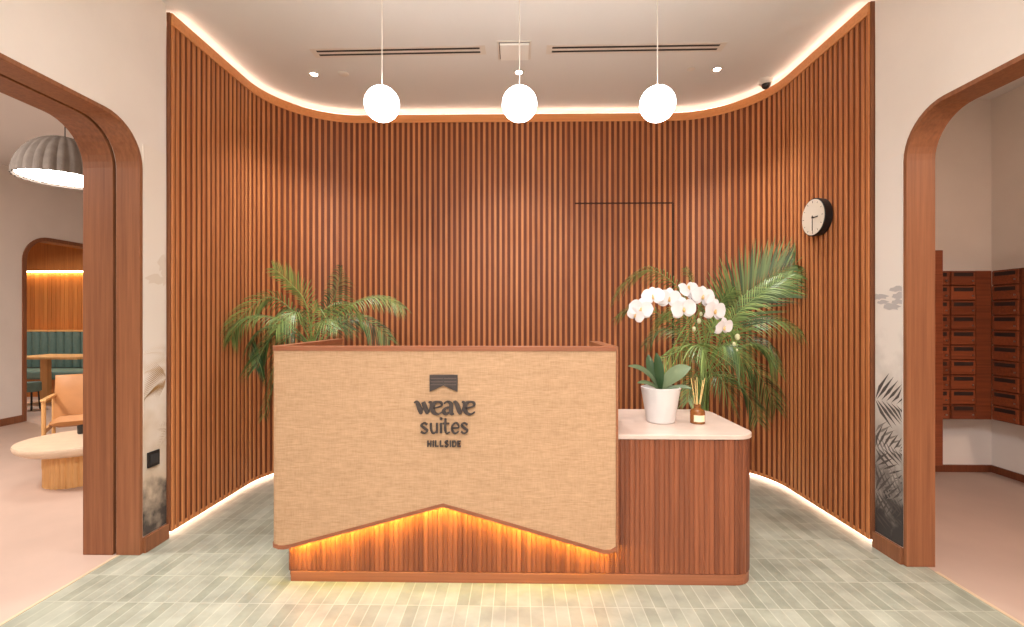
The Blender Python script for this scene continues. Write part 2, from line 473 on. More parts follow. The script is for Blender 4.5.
def frond_print(b, x, y, z, ang, L, nleaf, ll, spread=1.0, droop=0.0, sgn=1):
    """flat printed palm frond in the plane x = const; ang measured in (y,z)"""
    d = Vector((math.cos(ang), math.sin(ang)))
    for i in range(nleaf):
        t = (i+.5)/nleaf; c = Vector((y,z)) + d*L*t + Vector((0,-droop*t*t))
        for s in (-1,1):
            a = ang + s*(.95-.45*t)*spread; l = ll*(1-.65*t)
            e = c + Vector((math.cos(a),math.sin(a)))*l
            w = Vector((-math.sin(a),math.cos(a)))*l*b.lw
            m = c*.55+e*.45
            q = [c, m+w, e, m-w]
            q = [Vector((min(max(k[0],b.ylim[0]),b.ylim[1]), max(k[1],.10))) for k in q]
            b.add([(x,k[0],k[1]) for k in q], [(0,1,2,3)])
M['mural_l'] = mural_mat('printed_mural_sepia', srgb(232,220,208), srgb(206,184,160), srgb(70,62,58), .03, 1)
M['mural_r'] = mural_mat('printed_mural_grey', srgb(232,222,214), srgb(176,166,158), srgb(60,56,56), .09, 0)
M['pr1'] = plain('print_ochre', srgb(164,126,80), .5); M['pr2'] = plain('print_sand', srgb(214,190,160), .5)
M['pr3'] = plain('print_charcoal', srgb(84,76,72), .5); M['pr4'] = plain('print_grey', srgb(128,120,114), .5); M['pr5'] = plain('print_haze', srgb(190,182,180), .5)
b = MB(); b.lw = .022; b.box(XL, XL+.004, YJL+TL+.004, YS0-.018, .095, 2.35)
b.ylim = (YJL+TL+.006, YS0-.02); x = XL+.0047
b.mi = 2
frond_print(b, x, 2.90, 1.06, PI-.1, .24, 20, .10, .8, .06)
frond_print(b, x-0.0001, 2.89, 1.14, PI-.25, .2, 14, .07, .8, .05)
b.mi = 1
frond_print(b, x+.0001, 2.89, .99, PI+.1, .20, 22, .15, .9, .10)
frond_print(b, x, 2.92, .66, PI-.5, .12, 9, .08, 1.3, .03)
frond_print(b, x, 2.90, .66, PI+.5, .10, 7, .07, 1.0, .03)
b.mi = 2
def haze(b, yy, zz, l, h, x):
    v = [(x, min(max(yy+l*math.cos(2*PI*k/14)*(1+.25*math.sin(3*k)), b.ylim[0]), b.ylim[1]), zz+h*math.sin(2*PI*k/14)*(1+.3*math.sin(2.3*k))) for k in range(14)]
    b.add(v, [tuple(range(14))])
b.mi = 3
for i, (yy,zz,l,h) in enumerate(((2.84,1.68,.04,.05),(2.87,1.62,.04,.08),(2.78,1.58,.07,.03))): haze(b, yy, zz, l, h, x+.0001*i)
tag(b.build('wall_mural', [M['mural_l'],M['pr1'],M['pr2'],plain('print_pale_sand', srgb(222,206,190), .5)]), 'narrow sepia printed mural with ochre palm fronds beside left doorway', 'mural')
b = MB(); b.lw = .055; b.box(XR-.004, XR, YJR+TL+.004, YS1-.018, .095, 2.25)
b.ylim = (YJR+TL+.006, YS1-.02); x = XR-.0047
for j_, (mi, yy, zz, an, LL, n, l) in enumerate(((2,2.88,.42,PI+.15,.30,9,.16),(2,2.88,.68,PI+.2,.30,9,.15),(1,2.88,.87,PI-.08,.32,9,.22),(1,2.88,.58,PI-.25,.32,8,.18),(1,2.88,.50,PI+.2,.32,8,.16),(2,2.62,.38,.3,.25,8,.15),(1,2.88,.33,PI-.1,.30,8,.18),(1,2.88,.20,PI-.3,.30,8,.14))):
    b.mi = mi; frond_print(b, x-.00008*j_, yy, zz, an, LL, n, l, .9, .05)
x -= .0008
b.mi = 3
for k in range(9):
    yy = random.uniform(*b.ylim); zz = 1.46+random.uniform(-.05,.07); l = random.uniform(.03,.06); h = random.uniform(.010,.022)
    haze(b, yy, zz, l, h, x-.0001*k)
tag(b.build('wall_mural', [M['mural_r'],M['pr3'],M['pr4'],M['pr5']]), 'narrow printed mural with dark grey palm leaves beside right doorway', 'mural')
b = MB(); b.box(XL, XL+.02, YJL+TL, YS0-.014, 0, .09); struct(b.build('baseboard_left', M['frame'], bevel=.002))
b = MB(); b.box(XR-.02, XR, YJR+TL, YS1-.014, 0, .09); struct(b.build('baseboard_right', M['frame'], bevel=.002))
# switch plate
a = P(143.5,463,2.7); 
sw = thing('wall_switch', 'square black wall switch low on the sepia mural', 'switch', (XL+.004,2.79,.52))
b = MB(); b.box(XL+.0055, XL+.014, 2.712, 2.802, .478, .568); b.build('switch_plate', M['black'], sw, bevel=.002)
b = MB(); b.box(XL+.0145, XL+.018, 2.729, 2.785, .495, .551); b.build('rocker', plain('dark_grey_plastic', srgb(52,52,54), .35), sw, bevel=.001)

# ------------------------------------------------------------------ reception desk
DY0, DY1 = 2.418, 3.08
DX0, DX1 = P(288.5,575,DY0).x, P(746,500,2.54).x
desk = thing('reception_desk', 'rattan fronted wooden reception desk with chevron lower edge and stone topped side counter', 'desk', (0, 2.75, 0))
# body of vertical planks: plan outline with rounded right corners
def rounded(x0, x1, y0, y1, rf, rb, n=8):
    pts = [(x0,y0)]
    pts += [(x1-rf+rf*math.cos(-PI/2+PI/2*k/n), y0+rf+rf*math.sin(-PI/2+PI/2*k/n)) for k in range(n+1)]
    pts += [(x1-rb+rb*math.cos(PI/2*k/n), y1-rb+rb*math.sin(PI/2*k/n)) for k in range(n+1)]
    pts.append((x0,y1)); return pts
def tambour(b, pts, z0, z1, w=.025, g=.003):
    """vertical reeds with fine V grooves along an open plan path"""
    segs = []; tot = 0
    for i in range(len(pts)-1):
        a, c = Vector(pts[i]), Vector(pts[i+1]); l = (c-a).length; segs.append((tot, l, a, c)); tot += l
    def at(s):
        s = min(max(s,0),tot)
        for (o,l,a,c) in segs:
            if s <= o+l+1e-9:
                d = (c-a)/l; return a+d*(s-o), Vector((d.y,-d.x))
    n = int(round(tot/w)); w = tot/n
    for i in range(n):
        b.tone = random.random()
        us = [(i*w, g), (i*w+g, 0), (i*w+w/2, -.0015), (i*w+w-g, 0), (i*w+w, g)]
        v = []
        for z in (z0,z1):
            for u, d in us:
                p, nn = at(u); q = p - nn*d; v.append((q.x,q.y,z))
        k = len(us)
        b.add(v, [(j,j+1,k+j+1,k+j) for j in range(k-1)])
SX1_ = P(617.5,440,2.343).x
ol = rounded(DX0, DX1, DY0, DY1, .11, .10)
b = MB(); tambour(b, [(DX0,3.20)]+ol[:-1]+[(.52,DY1)], .055, .737)
b.build('plank_cladding', M['desk'], desk)
b = MB(); b.tone=.3
inn = rounded(.46, DX1-.006, DY0+.006, DY1-.006, .105, .095)
b.prism(inn, .03, .735)
b.box(DX0+.006, .46, DY0+.006, DY0+.06, .03, 1.19)
b.box(DX0+.006, DX0+.045, DY0+.06, 3.19, .03, .9)
b.build('carcass', M['desk'], desk)
b = MB(); b.tone=.6
pl = rounded(DX0+.012, DX1-.004, DY0-.004, DY1-.01, .11, .10); b.prism(pl, 0, .052)
b.build('plinth', M['desk_h'], desk, bevel=.003)
b = MB(); b.tone=.8; b.box(DX0+.045,.46,DY0+.06,DY1-.02,.70,.735); b.build('worktop', M['oak'], desk)
# stone slab
b = MB(); b.prism(rounded(SX1_+.013, DX1+.008, DY0-.012, DY1+.008, .115, .105, 12), .737, .761)
b.build('counter_slab', M['stone'], desk, bevel=.004)
# rattan screen: plan path right->left->around->back
SY0, SYB = 2.343, 3.20
SX0, SX1 = P(270.5,440,SY0).x, P(615.8,440,SY0).x
def screen_path():
    pts = []
    n = 60
    for i in range(n+1):
        x = SX1 + (SX0+.04-SX1)*i/n; pts.append((Vector((x,SY0)), Vector((0,-1)), x))
    for k in range(1,9):
        a = -PI/2 - PI/2*k/8; pts.append((Vector((SX0+.04+.04*math.cos(a), SY0+.04+.04*math.sin(a))), Vector((math.cos(a),math.sin(a))), None))
    for i in range(1,13):
        pts.append((Vector((SX0, SY0+.04+(SYB-SY0-.04)*i/12)), Vector((-1,0)), None))
    return pts
SP = screen_path(); XP = P(443,504,SY0).x; ZP = .415; ZR = .188; ZL = .200
XRt = P(606,548,SY0).x; XLt = P(286,545,SY0).x
def zlow(x):
    if x is None: return ZL+.004
    if x > XRt:                       # small rounded corner
        return ZR + .02*((x-XRt)/(SX1-XRt))**2
    if x > XP: return ZP + (ZR-ZP)*(x-XP)/(XRt-XP)
    if x > XLt: return ZP + (ZL-ZP)*(XP-x)/(XP-XLt)
    return ZL
SP2 = []
# put a vertex exactly on the peak
for i, q in enumerate(SP):
    if q[2] is not None and i > 0 and SP[i-1][2] > XP > q[2]: SP2.append((Vector((XP,SY0)), Vector((0,-1)), XP))
    SP2.append(q)
SP = SP2
def strip(b, zf0, zf1, d0, d1, pts=None):
    pts = pts or SP; v = []
    for (p, n, x) in pts:
        a = p - n*d0; c = p - n*d1; z0, z1 = zf0(x), zf1(x)
        v += [(a.x,a.y,z0),(a.x,a.y,z1),(c.x,c.y,z1),(c.x,c.y,z0)]
    fs = []
    for i in range(len(pts)-1):
        o = 4*i
        for k in range(4): fs.append((o+k, o+(k+1)%4, o+4+(k+1)%4, o+4+k))
    m = 4*(len(pts)-1); fs += [(3,2,1,0),(m,m+1,m+2,m+3)]
    b.add(v, fs)
b = MB(); strip(b, lambda x: zlow(x)+.016, lambda x: 1.187, 0, .02); b.build('rattan_panel', M['rattan'], desk, smooth=True)
b = MB(); b.tone=.35; strip(b, zlow, lambda x: zlow(x)+.019, -.004, .022); b.build('lower_trim', M['desk_h'], desk)
b = MB(); b.tone=.5; strip(b, lambda x: 1.187, lambda x: 1.210, -.005, .045); b.build('top_cap', M['desk_h'], desk, bevel=.002)
b = MB(); b.tone=.6
b.box(SX0+.0205, SX0+.044, SY0+.05, SYB-.002, .21, 1.187)                    # inner lining of the left return
b.build('return_panel', M['frame_h'], desk, bevel=.002)
b = MB(); b.tone=.6
b.prism([(SX1+.001,SY0-.004),(SX1+.012,SY0-.004),(SX1+.012,2.90),(SX1-.045,2.90),(SX1-.045,2.40),(SX1+.001,2.40)], .20, 1.21)
b.build('return_panel', M['frame_h'], desk, bevel=.002)
# LED behind the chevron edge
led = [q for q in SP if q[2] is not None and DX0+.01 < q[2] < SX1-.02]
b = MB(); strip(b, lambda x: zlow(x)+.004, lambda x: zlow(x)+.016, .0225, .0245, led); b.build('light_strip', M['desk_led'], desk)

# logo on the rattan
YL = SY0-.001
def lg(px, py): q = P(px, py, SY0); return q.x, q.z
def poly_xz(b, pts, y0, y1):
    n = len(pts); tr = tessellate_polygon([[Vector((p[0],p[1],0)) for p in pts]])
    v = [(p[0],y0,p[1]) for p in pts]+[(p[0],y1,p[1]) for p in pts]
    b.add(v, [tuple(t) for t in tr]+[tuple(n+i for i in reversed(t)) for t in tr]+[(i,(i+1)%n,n+(i+1)%n,n+i) for i in range(n)])
b = MB(); poly_xz(b, [lg(430,374.6), lg(457.7,374.6), lg(457.7,391.5), lg(443.8,385.2), lg(430,391.5)], YL-.012, YL)
b.build('logo_emblem', M['logo'], desk)
b = MB(); 
for (yy) in (378.2, 381.4, 384.4):
    for (x0,x1) in ((431,443.3),(444.3,456.7)):
        poly_xz(b, [lg(x0,yy-.35),lg(x1,yy-.35),lg(x1,yy+.35),lg(x0,yy+.35)], YL-.0128, YL-.0122)
b.build('emblem_line', plain('emblem_groove', srgb(92,74,66), .5), desk)
def strokes(name, glyphs, x0, x1, ytop, ybase, depth=.010):
    """glyph outlines given as strokes [(x,y,w),...] in a box with y up (x-height = 1)"""
    b = MB(); W = max(p[0] for g in glyphs for p in g)
    sy = (ybase-ytop)
    for gi, g in enumerate(glyphs):
        # resample with Catmull-Rom
        pts = []
        m = len(g)
        for i in range(m-1):
            p0,p1,p2,p3 = g[max(i-1,0)],g[i],g[i+1],g[min(i+2,m-1)]
            k = 6 if m > 2 else 1
            for j in range(k):
                t = j/k
                pts.append(tuple(.5*((2*p1[q])+(-p0[q]+p2[q])*t+(2*p0[q]-5*p1[q]+4*p2[q]-p3[q])*t*t+(-p0[q]+3*p1[q]-3*p2[q]+p3[q])*t**3) for q in range(3)))
        pts.append(g[-1])
        P3 = [Vector((*(lg(x0+(x1-x0)*p[0]/W, ybase - sy*p[1])), 0)) for p in pts]
        hw = [p[2]*sy*.5*SY0/F for p in pts]
        v = []
        d = depth + .0002*gi
        for i, p in enumerate(P3):
            t = (P3[min(i+1,len(P3)-1)]-P3[max(i-1,0)]); t = t.normalized() if t.length > 1e-9 else Vector((1,0,0))
            n = Vector((-t.y,t.x,0))*hw[i]; a = p+n; c = p-n
            v += [(a.x,YL-d,a.y),(c.x,YL-d,c.y),(c.x,YL,c.y),(a.x,YL,a.y)]
        fs = []
        for i in range(len(P3)-1):
            o = 4*i
            for k in range(4): fs.append((o+k, o+(k+1)%4, o+4+(k+1)%4, o+4+k))
        m = 4*(len(P3)-1); fs += [(3,2,1,0),(m,m+1,m+2,m+3)]
        b.add(v, fs)
    return b.build(name, M['logo'], desk)
def off(g, dx): return [[(x+dx,y,w) for x,y,w in s] for s in g]
th, tk = .13, .34
e_ = [[(.16,.50,.10),(.5,.56,.12),(.86,.70,.14),(.80,.92,.2),(.52,1.0,.14),(.2,.86,.3),(.1,.5,.38),(.22,.14,.3),(.55,.0,.14),(.90,.20,.1)]]
w_ = [[(-.05,.92,.12),(.12,1.0,.2),(.26,.8,.34),(.42,.35,.36),(.52,.03,.2)], [(.52,.03,.12),(.74,.75,.12),(.80,.98,.14)], [(.66,.98,.3),(.86,.5,.36),(1.02,.03,.2)], [(1.02,.03,.12),(1.28,.6,.14),(1.30,.92,.2),(1.12,.98,.12)]]
a_ = [[(.12,.86,.14),(.4,1.02,.16),(.68,.8,.3),(.68,.3,.34),(.74,.04,.24),(.92,.04,.1)], [(.66,.56,.12),(.3,.5,.18),(.08,.26,.28),(.28,.02,.22),(.62,.22,.12)]]
v_ = [[(-.02,.95,.14),(.14,.98,.22),(.3,.7,.34),(.46,.25,.34),(.56,.02,.2)], [(.56,.02,.12),(.78,.55,.13),(.84,.92,.2),(.66,1.0,.12)]]
weave = off(w_,.05)+off(e_,1.38)+off(a_,2.30)+off(v_,3.20)+off(e_,4.02)
strokes('logo_lettering', weave, 414.5, 475, 401.5, 414.0)
s_ = [[(.62,.82,.18),(.36,1.0,.14),(.1,.78,.2),(.34,.52,.22),(.62,.26,.2),(.36,0,.14),(.06,.18,.18)]]
u_ = [[(.08,.98,.2),(.1,.4,.2),(.26,.04,.18),(.5,.1,.14),(.62,.4,.16)],[(.62,.98,.2),(.62,.02,.2)]]
i_ = [[(.1,.98,.22),(.1,.02,.22)],[(.1,1.30,.24),(.1,1.52,.24)]]
l_ = [[(.1,1.62,.22),(.1,.02,.22)]]
t_ = [[(.24,1.42,.2),(.22,.4,.22),(.36,.02,.16),(.62,.12,.12)],[(0,.94,.14),(.58,.94,.14)]]
e2 = [[(.08,.5,.14),(.66,.56,.14),(.58,.9,.16),(.36,1.0,.14),(.1,.7,.2),(.1,.3,.2),(.34,.0,.16),(.66,.18,.14)]]
suites = off(s_,0)+off(u_,.86)+off(i_,1.74)+off(t_,2.0)+off(e2,2.74)+off(s_,3.56)
strokes('logo_lettering', suites, 420.5, 467.5, 422.6, 433.0)
Hh = [[(.1,0,.2),(.1,1,.2)],[(.6,0,.2),(.6,1,.2)],[(.1,.5,.18),(.6,.5,.18)]]
I_ = [[(.1,0,.22),(.1,1,.22)]]; L_ = [[(.1,1,.22),(.1,.1,.22)],[(.02,.09,.18),(.6,.09,.18)]]
S_ = [[(.6,.84,.2),(.34,1.0,.16),(.1,.76,.2),(.36,.52,.2),(.62,.26,.2),(.36,0,.16),(.06,.16,.2)]]
D_ = [[(.1,0,.2),(.1,1,.2)],[(.1,.94,.16),(.5,.88,.18),(.66,.5,.2),(.5,.12,.18),(.1,.06,.16)]]
E_ = [[(.1,0,.2),(.1,1,.2)],[(.1,.92,.16),(.6,.92,.16)],[(.1,.5,.16),(.5,.5,.16)],[(.1,.08,.16),(.6,.08,.16)]]
hill = off(Hh,0)+off(I_,.92)+off(L_,1.3)+off(L_,2.12)+off(S_,2.9)+off(I_,3.8)+off(D_,4.18)+off(E_,5.06)
strokes('logo_lettering', hill, 427.5, 461, 440.3, 446.4)

# ------------------------------------------------------------------ things on the counter
def orchid():
    c = P(660.5, 418, 2.72); cx, cy = c.x, c.y; z0 = .761
    root = thing('potted_orchid', 'white moth orchid with arching blooms in white ceramic pot on the counter', 'plant', (cx,cy,z0))
    b = MB(); b.lathe([(.072,0),(.078,.004),(.106,.178),(.109,.196),(.101,.198),(.097,.17),(.0,.165)], (cx,cy,z0), 40)
    b.build('pot', M['pot_white'], root, smooth=True)
    b = MB(); b.lathe([(.0965,.168),(.05,.178),(0,.18)], (cx,cy,z0), 24, cap=False); b.build('bark', M['soil'], root)
    base = Vector((cx,cy,z0+.175))
    def leaf(tip, mid, w, tone, fold=.25, n=12):
        tip = Vector(tip); mid = Vector(mid); b = MB(); b.tone=tone; v = []
        for i in range(n+1):
            t = i/n; p = base*(1-t)**2 + mid*2*t*(1-t) + tip*t*t
            d = ((mid-base)*2*(1-t) + (tip-mid)*2*t).normalized()
            sd = d.cross(Vector((0,-1,.35))).normalized(); up = sd.cross(d).normalized()
            ww = w*(math.sin(PI*min(1,(t*.93+.07)))**.6)*(.55+.6*t if t < .75 else 1.0)
            if t > .9: ww *= (1-(t-.9)/.1)**.5+.02
            for k in (-1,-.5,0,.5,1):
                v.append(p + sd*ww*k + up*ww*fold*abs(k))
        v2 = [Vector(q)+Vector((0,0.002,-.002)) for q in v]
        fs = [(i*5+k,i*5+k+1,(i+1)*5+k+1,(i+1)*5+k) for i in range(n) for k in range(4)]
        m = len(v)
        b.add(v+v2, fs+[tuple(m+j for j in reversed(f)) for f in fs])
        b.build('leaf', M['oleaf'], root, smooth=True)
    Y0 = cy
    leaf(P(648,354,Y0+.02), P(650,372,Y0), .030, .25)
    leaf(P(656,352,Y0-.03), P(660,374,Y0-.04), .030, .05)
    leaf(P(691,367,Y0-.06), P(670,372,Y0-.03), .046, .9, .1)
    leaf(P(628,366,Y0-.03), P(647,364,Y0-.01), .016, .65)
    leaf(P(637,383,Y0-.10), P(648,379,Y0-.04), .012, .6)
    leaf(P(692,389,Y0-.05), P(680,383,Y0-.02), .012, .7)
    # flower stems
    def bez(ps, n=16):
        out = []
        m = len(ps)
        for i in range(m-1):
            p0,p1,p2,p3 = ps[max(i-1,0)],ps[i],ps[i+1],ps[min(i+2,m-1)]
            for j in range(n//2):
                t = j/(n//2); out.append(.5*((2*p1)+(p2-p0)*t+(2*p0-5*p1+4*p2-p3)*t*t+(3*p1-p0-3*p2+p3)*t**3))
        out.append(ps[-1]); return out
    st1 = bez([base, P(672,350,Y0-.02), P(694,310,Y0-.04), P(690,293,Y0-.07), P(668,292,Y0-.1), P(645,300,Y0-.12), P(636,312,Y0-.13)])
    st2 = bez([base, P(680,350,Y0), P(698,312,Y0-.01), P(706,294,Y0-.04), P(722,308,Y0-.07), P(733,330,Y0-.09), P(737,348,Y0-.1)])
    st3 = bez([P(702,305,Y0-.03), P(699,320,Y0-.06), P(694,330,Y0-.08)])
    b = MB(); b.tube(st1, [.0035-.0015*i/len(st1) for i in range(len(st1))], 6); b.tube(st2, [.0035-.0015*i/len(st2) for i in range(len(st2))], 6); b.tube(st3, .0018, 6)
    b.build('flower_stem', M['stem'], root, smooth=True)
    def bloom(px, py, dy, size, rot, yaw=0, pitch=0):
        c = P(px, py, Y0+dy); b = MB()
        R = Matrix.Rotation(yaw,3,'Z') @ Matrix.Rotation(pitch,3,'X') @ Matrix.Rotation(rot,3,'Y')
        def petal(ang, L, W, off_, curl):
            v = []; n = 8
            for i in range(n+1):
                t = i/n; r = L*t; w = W*math.sin(PI*(t*.80+.10))**.75*(1 if t < .97 else .5)
                if t > .85: w *= (1-(t-.85)/.15*.7)
                for k in (-1,-.5,0,.5,1):
                    x = w*k; y = off_ - .25*L*math.sin(PI*t*.8)*.35 + curl*t*t*L - .12*w*abs(k); z = r
                    ca, sa = math.cos(ang), math.sin(ang)
                    q = Vector((x*ca+z*sa, y, -x*sa+z*ca)); v.append(c + R @ q)
            fs = [(i*5+k,i*5+k+1,(i+1)*5+k+1,(i+1)*5+k) for i in range(n) for k in range(4)]
            b.add(v, fs)
        s = size
        for a in (0, 2.15, -2.15): petal(a, s*.95, s*.36, .004, .1)
        for a in (1.35, -1.35): petal(a, s*1.0, s*.62, -.002, -.05)
        f = b.build('bloom', M['petal'], root, smooth=True)
        b = MB(); q = c + R @ Vector((0,-.012,-.006)); b.sphere(q, (s*.11,s*.16,s*.17), 10, 6)
        b.sphere(c + R @ Vector((0,-.014,.006)), s*.07, 8, 6)
        b.build('lip', M['lip'], f, smooth=True)
    fl = [(641,309,-.15,.066,.2,-.35,.1),(653,297,-.14,.062,-.1,-.3,-.2),(669,299,-.12,.066,.1,-.1,0),(683,309,-.15,.070,-.15,.05,.1),
          (688,289,-.08,.060,3.0,.2,-.3),(702,297,-.1,.068,.2,.1,-.1),(714,311,-.13,.068,.1,.3,.1),(723,327,-.13,.058,-.1,.35,.3),(636,315,-.14,.050,.5,-.6,.2),(710,303,-.09,.055,.6,.4,0)]
    for f in fl: bloom(*f)
    for (px,py,dy,r) in ((699,321,-.08,.016),(694,329,-.09,.014),(701,314,-.07,.012),(737.5,337,-.11,.018),(734,344,-.1,.012),(737,350,-.1,.008)):
        b = MB(); b.sphere(P(px,py,Y0+dy), (r*.75,r*.75,r), 12, 8); b.build('bud', M['bud'], root, smooth=True)
orchid()
def diffuser():
    c = P(697.5, 422, 2.68); cx, cy = c.x, c.y; z0 = .761
    root = thing('reed_diffuser', 'small amber glass reed diffuser bottle with cream label on the counter', 'diffuser', (cx,cy,z0))
    b = MB(); b.lathe([(.037,0),(.040,.003),(.040,.064),(.036,.075),(.018,.084),(.017,.100),(.020,.101),(.020,.106),(.013,.106),(.013,.09),(0,.09)], (cx,cy,z0), 28)
    b.build('bottle', M['amber'], root, smooth=True)
    b = MB(); v = []
    for i in range(13):
        a = -PI/2 - .85 + 1.7*i/12
        for z in (.014,.050): v.append((cx+.0404*math.cos(a), cy+.0404*math.sin(a), z0+z))
    b.add(v, [(2*i,2*i+2,2*i+3,2*i+1) for i in range(12)]); b.build('paper_label', M['label'], root)
    for (px,py,dy) in ((691,378,0),(697,377,.03),(705,378,.0),(695,380,-.03),(703,380,.03)):
        b = MB(); b.tube([(cx,cy,z0+.03), P(px,py,cy+dy)], .0022, 6); b.build('reed', M['reed'], root)
diffuser()

# ------------------------------------------------------------------ palms
def xlim(p):
    """keep foliage in front of the slat face"""
    m = .03
    q = Vector(p)
    q.x = min(max(q.x, FX0+m), FX1-m); q.y = min(q.y, FY-m)
    for cx, sg in ((FX0+RAD,-1),(FX1-RAD,1)):
        cy = FY-RAD
        if (q.x-cx)*sg > 0 and q.y > cy:
            d = Vector((q.x-cx,q.y-cy)); 
            if d.length > RAD-m: d = d.normalized()*(RAD-m); q.x, q.y = cx+d.x, cy+d.y
    return q
def palm(name, label, bx, by, crown_z, fronds, ground=True):
    root = thing(name, label, 'plant', (bx,by,0))
    b = MB(); b.lathe([(.13,0),(.15,.02),(.17,.30),(.175,.33),(.16,.335),(.155,.30),(0,.29)], (bx,by,0), 32); b.build('pot', M['basket'], root, smooth=True)
    b = MB(); b.lathe([(.1545,.292),(0,.30)], (bx,by,0), 24, cap=False); b.build('soil', M['soil'], root)
    b = MB()
    for k in range(6):
        a = 2*PI*k/6; 
        b.tube([(bx+.05*math.cos(a),by+.05*math.sin(a),.29), (bx+.03*math.cos(a+.4),by+.03*math.sin(a+.4),.6), (bx+.04*math.cos(a+.6),by+.04*math.sin(a+.6),crown_z-.02)], [.014,.011,.008], 8)
    b.build('cane', M['stem'], root, smooth=True)
    for fr in fronds:
        ctrl, L0, tone, nl, gr = fr[:5]
        roll = math.radians(fr[5] if len(fr) > 5 else random.choice((-1,1))*random.uniform(15,60))
        b = MB(); base = Vector((bx+random.uniform(-.03,.03), by+random.uniform(-.03,.03), crown_z-.05+random.uniform(-.05,.05)))
        pts = [base]+[P(*c) for c in ctrl]
        m = len(pts); path_ = []
        for i in range(m-1):
            p0,p1,p2,p3 = pts[max(i-1,0)],pts[i],pts[i+1],pts[min(i+2,m-1)]
            for j in range(12):
                t = j/12; path_.append(.5*((2*p1)+(p2-p0)*t+(2*p0-5*p1+4*p2-p3)*t*t+(3*p1-p0-3*p2+p3)*t**3))
        path_.append(pts[-1]); path_ = [xlim(p) for p in path_]
        b.tone = tone*.8+.25
        b.tube(path_, [.0055-.004*i/len(path_) for i in range(len(path_))], 5)
        n = len(path_)
        nl = int(nl*.8)
        for i in range(nl):
            t = .22 + .78*(i/nl)**.95; f = t*(n-1); k = min(int(f), n-2); p = path_[k].lerp(path_[k+1], f-k)
            d = (path_[k+1]-path_[k]); 
            if d.length < 1e-6: continue
            d.normalize()
            up = Vector((0,0,1)); sd = d.cross(up)
            if sd.length < .1: sd = Vector((1,0,0))
            sd.normalize(); sd = Matrix.Rotation(roll,3,d) @ sd; nrm = sd.cross(d)
            if nrm.z < 0: nrm = -nrm
            for s in (-1,1):
                l = L0*(math.sin(PI*min(1,.22+.72*(t-.2)/.8))**.7)*random.uniform(.85,1.1)
                fwd = .55+.5*t
                dir_ = (sd*s*(1.0-.2*t) + d*fwd + nrm*.28 + Vector((0,0,random.uniform(-.08,.08)))).normalized()
                w = l*.017+.0014
                b.tone = min(1,max(0,tone+random.uniform(-.3,.34)))
                wv = dir_.cross(nrm).normalized()
                row = []
                for q in (0,.3,.65,1):
                    c = p + dir_*l*q + Vector((0,0,-gr*l*q*q))
                    ww = w*(.5,1,.75,.02)[(0,.3,.65,1).index(q)]
                    row += [xlim(c-wv*ww), xlim(c+wv*ww)]
                b.add(row, [(2*j,2*j+1,2*j+3,2*j+2) for j in range(3)])
        b.build('frond', M['palm'], root)
YPL = 3.62; c = P(314,340,YPL)
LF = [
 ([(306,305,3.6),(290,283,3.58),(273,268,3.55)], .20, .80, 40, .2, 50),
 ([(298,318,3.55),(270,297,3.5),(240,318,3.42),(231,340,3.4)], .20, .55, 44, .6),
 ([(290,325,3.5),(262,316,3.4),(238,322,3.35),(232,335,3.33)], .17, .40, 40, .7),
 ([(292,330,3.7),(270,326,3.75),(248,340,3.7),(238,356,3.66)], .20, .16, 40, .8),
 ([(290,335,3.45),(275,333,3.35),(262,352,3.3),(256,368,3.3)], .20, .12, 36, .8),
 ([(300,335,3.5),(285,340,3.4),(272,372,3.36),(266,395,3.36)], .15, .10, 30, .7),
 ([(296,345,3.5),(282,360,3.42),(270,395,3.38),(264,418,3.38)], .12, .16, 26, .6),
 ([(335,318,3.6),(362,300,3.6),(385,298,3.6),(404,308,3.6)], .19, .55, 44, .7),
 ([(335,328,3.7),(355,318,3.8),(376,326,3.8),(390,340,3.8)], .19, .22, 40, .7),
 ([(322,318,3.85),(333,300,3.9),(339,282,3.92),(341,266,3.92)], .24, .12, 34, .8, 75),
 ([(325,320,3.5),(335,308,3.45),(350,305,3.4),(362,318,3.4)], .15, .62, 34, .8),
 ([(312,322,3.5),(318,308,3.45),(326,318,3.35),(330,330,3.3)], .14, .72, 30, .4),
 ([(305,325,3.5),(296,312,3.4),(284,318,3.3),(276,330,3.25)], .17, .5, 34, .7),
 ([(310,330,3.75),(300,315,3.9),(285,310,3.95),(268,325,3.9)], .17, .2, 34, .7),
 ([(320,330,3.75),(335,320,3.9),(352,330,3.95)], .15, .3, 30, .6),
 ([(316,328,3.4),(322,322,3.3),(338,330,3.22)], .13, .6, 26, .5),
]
palm('potted_palm', 'areca palm behind the left end of the reception desk', c.x, c.y, c.z-.05, LF)
YPR = 3.62; c = P(703,372,YPR)
